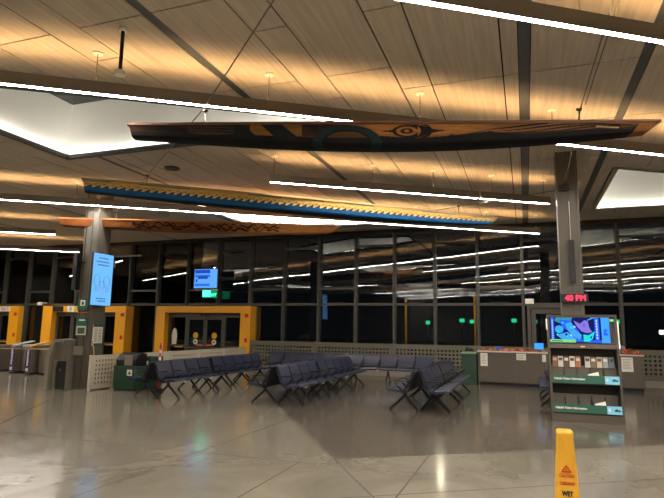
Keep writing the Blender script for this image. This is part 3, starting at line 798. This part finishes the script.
for (y, z, r, m, ry) in ((.17, .62, .09, 'sign_ink', 1.7), (.5, .6, .10, 'sign_ink', 1.5), (.35, .52, .07, 'sign_ink', 1.4), (.36, .5, .11, 'sign_pink', 1.1), (.36, .36, .06, 'sign_pink', 1.6), (.17, .4, .04, 'sign_ink', 1.3), (.53, .4, .045, 'sign_ink', 1.3)): ring(y, z, r, M[m], .012, ry)
k.build('line_drawing', t)

# ------------------------------------------------------------------ tv and exit sign at the windows
t = thing('wall_screen', 'small blue information screen hung in the window above the yellow door', 'screen', (-12.22, 18.2, 3.0))
part_box('case', (0, 0, 0), (1.12, .08, .82), M['black'], t, .01); part_box('screen', (.04, -.004, .05), (1.06, .0, .78), M['tv_bg'], t)
k = MB(); k.box((.06, -.007, .62), (.74, -.004, .76), M['tv_dark']); k.box((.06, -.007, .46), (.74, -.004, .57), M['tv_mid']); k.box((.2, -.009, .4), (.64, -.006, .52), M['tv_dark']); k.box((.08, -.007, .12), (.74, -.004, .22), M['tv_mid']); k.box((.1, -.007, .28), (.18, -.004, .4), M['tv_dark']); k.build('page_blocks', t)
part_box('bottom_edge', (.12, -.006, -.03), (1.1, .05, 0), M['tag'], t); part_box('arm', (1.1, .04, .35), (1.75, .1, .45), M['black'], t); part_box('arm', (.5, .08, .3), (.62, .5, .42), M['black'], t)
t = thing('exit_sign', 'green lit exit sign under the blue screen above the yellow door', 'exit sign', (-11.85, 18.3, 2.68))
part_box('case', (0, 0, 0), (.62, .06, .30), M['exitdim'], t, .01); part_box('lamp_face', (.02, -.02, .04), (.36, 0, .28), M['exitg'], t); text('lettering', 'EXIT', .16, (.47, -.008, .1), FACE, M['exitg'], t)
part_box('bracket', (.25, .06, .1), (.35, .42, .2), M['black'], t)
t = thing('security_camera', 'small white dome camera on the window frame above the left doors', 'camera', (-20.15, 18.35, 2.5))
k = MB(); k.tube([(0, 0, -.12), (0, 0, -.1), (0, 0, -.02), (0, 0, .03)], [.05, .1, .12, .06], M['tag'], 14); k.build('dome', t); part_box('bracket', (-.04, .0, -.02), (.04, .35, .03), M['tag'], t)

# ------------------------------------------------------------------ bins and post
def bin_(label, loc, dome):
    t = thing('recycling_bin', label, 'bin', loc)
    part_box('body', (0, 0, .03), (.62, .5, .58), M['green'], t, .012); part_box('plinth', (.02, .02, 0), (.6, .48, .03), M['black'], t)
    k = MB()
    if dome:
        pr = [(.04, .58), (.04, .72), (.16, .86), (.30, .90), (.46, .86), (.46, .58)]
        k.prism(pr, .02, .60, M['black'], .01, axis='x'); h = k.build('hood', t)
        part_box('chute_flap', (.30, .0, .60), (.52, .045, .84), M['housing'], h, .01)
    else:
        k.box((.0, .0, .58), (.62, .5, .78), M['green'], .015); h = k.build('hood', t)
    z = .36 if dome else .54
    part_box('recycling_label', (.40, -.004, z), (.55, 0, z+.14), M['paper'], t)
    k = MB(); k.prism([(.425, z+.03), (.525, z+.03), (.475, z+.11)], -.007, -.004, M['green'], axis='y'); k.build('recycling_mark', t)
    if not dome: part_box('slot_label', (.36, -.004, .38), (.58, 0, .45), M['paper'], t)
    return t
bin_('green bin with black hooded top beside the perforated barrier', (-9.55, 11.03, 0), True)
bin_('green flat topped bin with recycling label between hooded bin and benches', (-9.55, 11.62, 0), False)
t = thing('waste_bin', 'dark green bin with pale lid at the left end of the counter', 'bin', (-1.85, 16.85, 0))
part_box('body', (0, 0, 0), (.44, .5, .88), M['green'], t, .01); part_box('lid', (-.01, -.01, .88), (.45, .51, .93), M['greenlid'], t, .01)
k = MB()
for i in range(9):
    a = random.random()*6.28; r = random.random()*.12; k.tube([(r*math.cos(a)+.25, r*math.sin(a)+.25, .0), (r*1.3*math.cos(a)+.25, r*1.3*math.sin(a)+.25, .06+random.random()*.06)], [.05, .02], M['black'], 6)
tag(k.build('black_bundle', None, (-1.85, 16.85, .955)), 'small black crumpled bundle on the pale lidded green bin', 'bag')
t = thing('striped_post', 'thin red and white striped post behind the leftmost benches', 'post', (-8.46, 11.35, 0))
k = MB(); k.tube([(0, 0, 0), (0, 0, .04), (0, 0, .06)], [.14, .14, .05], M['black'], 16); k.build('base', t)
k = MB(); k.tube([(0, 0, .05), (0, 0, 1.08)], .03, M['red'], 12); k.tube([(0, 0, 1.08), (0, 0, 1.15)], [.02, .012], M['red'], 10); k.build('shaft', t)
for z in (.55, .73, .9): 
    k = MB(); k.tube([(0, 0, z), (0, 0, z+.08)], .032, M['paper'], 12); k.build('white_band', t)

# ------------------------------------------------------------------ counter
t = thing('counter', 'long taupe counter with pale top in front of the window wall', 'counter', (-1.36, 16.75, 0))
W = 4.3
part_box('toe_kick', (.03, .05, 0), (W-.03, .62, .1), M['black'], t)
for a, b in ((0, 1.03), (1.035, 1.85), (1.855, 3.1), (3.105, W)):
    part_box('cabinet_front', (a, 0, .1), (b, .62, .95), M['counter'], t)
part_box('countertop', (-.02, -.03, .95), (W+.02, .68, .985), M['ctop'], t)
def notice(label, u, z, w, h):
    t = thing('paper_notice', label, 'notice', (u, 16.742, z))
    part_box('sheet', (0, 0, 0), (w, .006, h), M['paper'], t)
    k = MB(); n = int(h/.045)
    for r in range(1, n): k.box((.03, -.002, h-.04*r-.02), (w-.03-random.random()*.05, 0, h-.04*r-.01), M['ink'])
    k.build('printed_lines', t)
notice('white paper notice taped at the left end of the counter front', -1.29, .55, .20, .37)
notice('small white paper notice in the middle of the counter front', -.29, .75, .26, .18)
notice('narrow white paper notice on the counter front next to the kiosk', .40, .72, .1, .2)
notice('white paper notice on the counter front right of the kiosk', 2.40, .53, .28, .38)
def garland(label, u0, u1, n, h):
    k = MB(); ms = [M['orange'], M['red'], mat('leaf_brown', srgb(150, 84, 40), .6), mat('leaf_tan', srgb(214, 170, 110), .6), mat('leaf_rust', srgb(178, 70, 32), .6)]
    pts = [(u0+(u1-u0)*i/20, 16.9+.05*math.sin(i*1.3), .995) for i in range(21)]; k.tube(pts, .008, ms[2], 5)
    for i in range(n):
        c = Vector((random.uniform(u0, u1), 16.9+random.uniform(-.1, .12), .995+random.random()*h)); a = random.random()*6.28; s = random.uniform(.03, .05); m = random.choice(ms)
        R = Matrix.Rotation(a, 3, 'Z') @ Matrix.Rotation(random.uniform(.3, 1.4), 3, 'X')
        out = []
        for j in range(10):
            r = s*(1.0 if j % 2 == 0 else .5); out.append(Vector((r*math.cos(j*PI/5), r*math.sin(j*PI/5), 0)))
        lo = [c+R@(p+Vector((0, 0, .003))) for p in out]; hi = [c+R@p for p in out]
        for P_ in (lo,): 
            if min(p.z for p in P_) < .987: dz = .987-min(p.z for p in P_); lo = [p+Vector((0, 0, dz)) for p in lo]; hi = [p+Vector((0, 0, dz)) for p in hi]
        k.face(lo, m); k.face(hi[::-1], m)
    return tag(k.build('leaf_garland'), label, 'garland')
garland('string of small orange and brown leaves along the counter left of the kiosk', -1.3, .5, 95, .06)
garland('heap of orange and brown leaves on the counter right of the kiosk', 2.0, 2.9, 80, .14)
tag(part_box('blue_box', (-.9, 17.07, .985), (-.68, 17.17, 1.11), M['blue'], None, .005), 'small blue box among the leaves on the counter', 'box')
t = thing('desk_screen', 'small blue lit screen on the counter left of the kiosk', 'screen', (.2, 17.1, .985)); part_box('stand', (.08, 0, 0), (.18, .08, .06), M['black'], t); part_box('case', (0, .02, .06), (.27, .05, .26), M['black'], t); part_box('display', (.01, .015, .07), (.26, .02, .25), M['scr_sky'], t)
k = MB(); bmesh.ops.create_icosphere(k.bm, subdivisions=3, radius=.16)
for v in k.bm.verts:
    v.co = Vector((v.co.x*1.3, v.co.y*.8, max(-.1, v.co.z)*.9))*(1+.18*math.sin(v.co.x*40+v.co.y*31)*math.cos(v.co.z*37))
k.mi(mat('pale_blue_plastic', srgb(120, 130, 150), .3)); tag(k.build('plastic_bag', None, (2.38, 17.22, 1.10)), 'crumpled pale blue plastic bag behind the leaf heap on the counter', 'bag')

# ------------------------------------------------------------------ visitor information kiosk
t = thing('information_kiosk', 'bronze leaflet kiosk with lit screen and two green banners in front of the column', 'kiosk', (.38, 10.72, 0), math.radians(1.5))
KW, KD, KH = 1.17, .46, 1.88
fy = lambda z: .0+.27*z/KH                 # sloping front edge
for x in (0, KW-.035):
    k = MB(); k.prism([(fy(0), 0), (KD, 0), (KD, KH), (fy(KH), KH)], x, x+.035, M['kiosk'], axis='x'); k.build('side_panel', t)
part_box('back_panel', (.035, KD-.03, 0), (KW-.035, KD, KH), M['kdark'], t)
k = MB(); k.prism([(fy(0)-.01, 0), (KD-.03, 0), (KD-.03, .13), (fy(.13)-.01, .13)], .0, KW, M['kiosk'], axis='x'); k.build('plinth', t)
def banner(z0, z1):
    k = MB(); k.prism([(fy(z0)-.012, z0), (fy(z0)+.008, z0), (fy(z1)+.008, z1), (fy(z1)-.012, z1)], .035, KW-.035, M['greensign'], axis='x'); b = k.build('banner', t)
    k = MB(); k.prism([(fy(z0)-.016, z0+.003), (fy(z0)-.012, z0+.003), (fy(z1)-.012, z1-.003), (fy(z1)-.016, z1-.003)], KW-.27, KW-.037, M['lightblue'], axis='x')
    k.build('picture_end', b)
    k = MB(); zc = (z0+z1)/2; y = fy(zc)-.019; k.prism([(KW-.16, zc-.02), (KW-.07, zc-.025), (KW-.05, zc), (KW-.10, zc+.012), (KW-.12, zc+.03), (KW-.145, zc+.01)], y, y+.004, M['greensign'], axis='y'); k.prism([(KW-.25, zc-.045), (KW-.215, zc-.045), (KW-.215, zc+.03), (KW-.25, zc+.03)], y, y+.004, M['paper'], axis='y'); k.build('picture_mark', b)
    text('lettering', 'Helpful Visitor Information', .052, (.07, fy(zc)-.016, zc+.005), (PI/2-math.atan(.27/KH), 0, 0), M['paper'], b, .001, 'LEFT', .9, .0016)
banner(.66, .80); banner(.16, .30)
def tier(z, nm):
    k = MB(); k.box((.035, fy(z), z-.02), (KW-.035, KD-.03, z), M['kdark']); k.build('shelf', t)
    k = MB(); k.prism([(.26, z), (.275, z), (.36, z+.30), (.345, z+.30)], .035, KW-.035, M['kiosk'], axis='x')
    for i in range(6):
        x = .035+(KW-.07)*i/5; k.prism([(fy(z)+.02, z), (.30, z), (.37, z+.28), (fy(z)+.06, z+.12)], x-.004, x+.004, M['kdark'], axis='x')
    k.build('pocket_rack', t)
tier(.66, 'u'); tier(.15, 'l')
k = MB(); k.prism([(fy(1.27)-.02, 1.27), (KD-.03, 1.27), (KD-.03, 1.345), (fy(1.345)-.012, 1.345)], .0, KW, M['kiosk'], axis='x'); lp = k.build('screen_ledge', t)
part_box('badge', (KW/2-.04, fy(1.3)-.024, 1.295), (KW/2+.03, fy(1.3)-.016, 1.315), M['ctop'], lp)
k = MB(); k.prism([(fy(1.345)+.01, 1.345), (KD-.03, 1.345), (KD-.03, KH-.03), (fy(KH)+.0, KH-.03)], .035, KW-.035, M['black'], axis='x'); k.build('screen_case', t)
k = MB(); k.prism([(fy(KH)-.02, KH-.04), (KD, KH-.04), (KD, KH), (fy(KH)-.02, KH)], 0, KW, M['kiosk'], axis='x'); k.build('top_rail', t)
# picture on the screen, drawn in the plane of the tilted glass
sw, sh = KW-.07, .475
tilt = math.atan2(fy(KH)-fy(1.345)-.01, KH-.03-1.345)
so = bpy.data.objects.new('screen', None); COL.objects.link(so)
bpy.data.objects.remove(so)
k = MB(); ax = Vector((1, 0, 0)); up = Vector((0, math.sin(tilt), math.cos(tilt))); nn = Vector((0, -math.cos(tilt), math.sin(tilt))); org = Vector((.04, fy(1.345)+.008, 1.365))
def sq(pts, m, lift): k.face([org+ax*(x*sw*.985)+up*(y*sh)+nn*(.002+lift*.0012) for x, y in pts], m)
R_ = lambda x0, y0, x1, y1: [(x0, y0), (x1, y0), (x1, y1), (x0, y1)]
def blob(cx, cy, rx, ry, n=14, ph=0): return [(cx+rx*math.cos(ph+2*PI*i/n), cy+ry*math.sin(ph+2*PI*i/n)) for i in range(n)]
sq(R_(0, .0, 1, 1), M['scr_blk'], 0); sq(R_(.0, .02, .93, .98), M['scr_navy'], 1)
sq(R_(.02, .12, .07, .98), M['scr_blue'], 2)
for i in range(9): sq(R_(.035, .16+i*.085, .055, .21+i*.085), M['scr_pale'], 3)
sq([(.1, .98), (.36, .98), (.34, .8), (.2, .72), (.08, .85)], M['scr_teal'], 2); sq([(.16, .9), (.32, .86), (.46, .45), (.52, .05), (.38, .05), (.3, .45), (.2, .6)], M['scr_blue'], 3)
sq(blob(.15, .52, .07, .15), M['scr_sky'], 4); sq([(.1, .3), (.28, .42), (.42, .12), (.2, .12)], M['scr_sky'], 4); sq([(.24, .74), (.34, .8), (.40, .5), (.50, .30), (.46, .12), (.34, .3), (.28, .5)], M['scr_sky'], 5)
for i in range(12): sq(blob(random.uniform(.12, .44), random.uniform(.15, .85), .018, .04, 7), random.choice([M['scr_navy'], M['scr_pale'], M['scr_teal'], M['scr_cyan']]), 6+i*.2)
sq([(.38, .86), (.48, .74), (.55, .88), (.60, .84), (.62, .58), (.66, .42), (.58, .38), (.50, .44), (.43, .62)], M['scr_purple'], 9); sq(blob(.54, .68, .012, .09, 8), M['scr_blue'], 10); sq([(.6, .86), (.72, .98), (.66, .98), (.585, .88)], M['scr_sky'], 9)
sq([(.52, .06), (.52, .33), (.60, .30), (.70, .46), (.66, .16), (.60, .05)], M['scr_cyan'], 10); sq([(.62, .22), (.655, .3), (.64, .16)], M['scr_navy'], 11)
sq(R_(.7, .1, .77, .98), M['scr_blue'], 4)
for i in range(7): sq(R_(.72, .16+i*.11, .745, .24+i*.11), M['scr_pale'], 5)
sq(R_(.80, .02, .925, .98), M['scr_sky'], 4); sq([(.83, .3), (.9, .3), (.9, .36), (.86, .42), (.9, .5), (.85, .56), (.83, .4)], M['scr_blue'], 5); sq(R_(.60, .02, .80, .12), M['scr_blue'], 5)
sq(R_(.0, .02, .40, .13), M['scr_green'], 7); sq(R_(.03, .05, .2, .08), M['scr_navy'], 8); sq([(.935, .84), (.995, .84), (.995, .92), (.935, .92)], M['scr_green'], 2)
k.build('screen', t)
for x, z0, z1 in ((KW, 1.28, 1.76), (-.022, 1.6, 1.8)):
    k = MB(); k.prism([(fy(z0)-.01, z0), (fy(z0)+.02, z0), (fy(z1)+.02, z1), (fy(z1)-.01, z1)], x, x+.022, M['tag'], axis='x'); k.build('edge_strip', t)
# leaflets standing in the upper pockets
cols = [(150, 96, 66, 'brown'), (210, 200, 186, 'white'), (96, 70, 58, 'dark brown'), (224, 214, 200, 'cream'), (176, 110, 76, 'rust'), (196, 190, 182, 'pale grey'), (120, 104, 80, 'olive'), (200, 184, 150, 'tan'), (150, 160, 170, 'blue grey'), (110, 116, 130, 'slate')]
ords = ['first', 'second', 'third', 'fourth', 'fifth', 'sixth', 'seventh', 'eighth', 'ninth', 'tenth']
for i, (r, g_, b_, nm) in enumerate(cols):
    x = .06+i*.098+(.06 if i > 4 else 0); z = .93
    o = thing('leaflet', '%s leaflet in the kiosk upper rack, %s from the left' % (nm, ords[i]), 'leaflet', (.38+x, 10.72+.315, z), math.radians(1.5), 'leaflets in the upper rack')
    mm = mat('leaflet_%d' % i, srgb(r, g_, b_), .5)
    k = MB(); k.prism([(0, 0), (.014, 0), (.05, .19), (.036, .19)], 0, .088, mm, axis='x'); k.build('sheets', o)
    k = MB(); k.prism([(.018, .11), (.021, .11), (.030, .16), (.027, .16)], .012, .075, M['paper'] if i % 2 == 0 else M['counter'], axis='x'); k.build('title_block', o)
for (x, z, lb) in ((.62, .69, 'single white leaflet lying askew in the kiosk upper tier'), (.7, .19, 'single white leaflet lying askew in the kiosk lower tier')):
    k = MB(); k.prism([(0, 0), (.2, .03), (.19, .15), (.02, .10)], 0, .006, M['paper'], axis='y')
    o = k.build('leaflet', None, (.38+x, 10.72+fy(z)+.05, z+.035)); o.rotation_euler = (-.35, .0, 0); tag(o, lb, 'leaflet')

# ------------------------------------------------------------------ wet floor cone
t = thing('wet_floor_cone', 'tall yellow plastic wet floor caution cone at the bottom right', 'cone', (.270, 5.06, 0), math.radians(-1))
k = MB(); rings = []; n = 24
def rr(w, d, z):
    pts = []
    for i in range(n):
        a = 2*PI*(i+.5)/n; c, s = math.cos(a), math.sin(a); e = .28
        pts.append(k.bm.verts.new((w/2*math.copysign(abs(c)**e, c), d/2*math.copysign(abs(s)**e, s), z)))
    return pts
for (w, d, z) in ((.36, .36, 0), (.36, .36, .02), (.25, .25, .04), (.205, .205, .10), (.130, .130, .705), (.134, .134, .715), (.130, .130, .738), (.11, .11, .752), (.04, .04, .755)): rings.append(rr(w, d, z))
mi = k.mi(M['coney'])
for A, B in zip(rings[:-1], rings[1:]):
    for j in range(n): f = k.bm.faces.new((A[j], A[(j+1) % n], B[(j+1) % n], B[j])); f.material_index = mi; f.smooth = True
k.bm.faces.new(rings[0][::-1]); k.bm.faces.new(rings[-1]); k.build('body', t)
k = MB(); sl = math.atan((.205-.130)/2/.605); fyc = lambda z: -(.205-.075*(z-.10)/.605)/2
def facept(x, z, o=.003): return (x, fyc(z)-o, z)
redp = mat('red_print', srgb(190, 62, 24), .5); blk = M['black']
rot = (PI/2-sl, 0, 0)
k.mi(redp)
for p, q in (((-.034, .438), (.034, .438)), ((.034, .438), (0, .485)), ((0, .485), (-.034, .438))): k.bar(facept(*p), facept(*q), .008, .008, redp)
k.bar(facept(0, .45), facept(0, .464), .007, .007, redp); k.build('warning_triangle', t)
text('lettering', 'CAUTION', .036, facept(0, .405), rot, redp, t, .0015, sx=.68, bold=.0012); text('lettering', 'CUIDADO', .036, facept(0, .348), rot, redp, t, .0015, sx=.68, bold=.0012); text('lettering', 'WET', .052, facept(0, .270), rot, blk, t, .0015, sx=.72, bold=.003)
k = MB(); k.prism([(-.018, .60), (.018, .60), (.018, .69), (-.018, .69)], fyc(.64)-.004, fyc(.64)+.01, M['coney'], .006, axis='y'); k.build('handle_grip', t)

# ------------------------------------------------------------------ outside at night
k = MB(); k.box((-60, WV+.13, -.25), (60, 80, -.02), M['asphalt']); g_ = struct(k.build('ground_outside'))
def bollard(label, u, h):
    t = thing('yellow_post', label, 'post', (u, 21.3, -.02)); k = MB(); k.tube([(0, 0, 0), (0, 0, h)], .045, M['yellow'], 12); k.build('shaft', t)
    k = MB(); k.tube([(0, 0, h), (0, 0, h+.04)], [.06, .03], M['yellow'], 12); k.build('cap', t)
bollard('slim yellow post outside the windows behind the green bin', -1.80, 2.85)
bollard('slim yellow post outside the windows behind the back row of benches', -4.45, 2.75)
for i, (u, z, s, lb) in enumerate(((-7.57, 2.24, .3, 'green signal light in the dark outside, above the back bench row'), (-4.83, 2.43, .34, 'green signal light in the dark outside, left of the yellow post'), (-4.05, 2.35, .3, 'green signal light in the dark outside, close left of the yellow post'), (-.86, 2.46, .34, 'green signal light in the dark outside, above the counter left end'), (.67, 2.4, .3, 'green signal light in the dark outside, seen through the grey glass door'), (6.53, 2.45, .4, 'green signal light in the dark outside, right of the kiosk'))):
    t = thing('signal_light', lb, 'light', (u, 45, -.02), 0, 'green signal lights outside')
    k = MB(); k.tube([(0, 0, 0), (0, 0, z-.2)], .05, M['asphalt'], 8); k.build('post', t); part_box('lamp', (-s/1.8, -.1, z-.17), (s/1.8, .1, z+.12), M['greenl'], t, .05)
t = thing('street_lamp', 'tiny white lamp in the dark outside at the right edge', 'light', (9.2, 45, -.02))
k = MB(); k.tube([(0, 0, 0), (0, 0, 1.55)], .05, M['asphalt'], 8); k.build('post', t); part_box('lamp', (-.2, -.1, 1.55), (.2, .1, 1.85), M['whitel'], t, .05)
lt = bpy.data.lights.new('post_fill_light', 'POINT'); lt.energy = 60; lt.color = (1, .85, .6); lt.shadow_soft_size = .1  # fill light added to brighten the yellow posts, no lamp stands here
lo = bpy.data.objects.new('post_fill_light', lt); COL.objects.link(lo); lo.location = (-3.0, 19.8, 3.4)

# ------------------------------------------------------------------ world and camera
w = bpy.data.worlds.new('night'); S.world = w; w.use_nodes = True
w.node_tree.nodes['Background'].inputs['Color'].default_value = (.0025, .003, .004, 1); w.node_tree.nodes['Background'].inputs['Strength'].default_value = 1
cam = bpy.data.cameras.new('camera'); co = bpy.data.objects.new('camera', cam); COL.objects.link(co)
cam.sensor_width = 36; cam.lens = 543*36/664; cam.clip_end = 300; cam.clip_start = .05
yaw, tl, roll = math.radians(19.6), math.atan(80/543), .0154
fw = Vector((-math.sin(yaw)*math.cos(tl), math.cos(yaw)*math.cos(tl), math.sin(tl))); r0 = Vector((math.cos(yaw), math.sin(yaw), 0)); u0 = r0.cross(fw)
R = r0*math.cos(roll)+u0*math.sin(roll); Uv = -r0*math.sin(roll)+u0*math.cos(roll)
co.matrix_world = Matrix(((R.x, Uv.x, -fw.x, 0), (R.y, Uv.y, -fw.y, 0), (R.z, Uv.z, -fw.z, 1.55), (0, 0, 0, 1)))
S.camera = co
S.view_settings.view_transform = 'Standard'; S.view_settings.look = 'None'; S.view_settings.gamma = 1; S.view_settings.exposure = 0
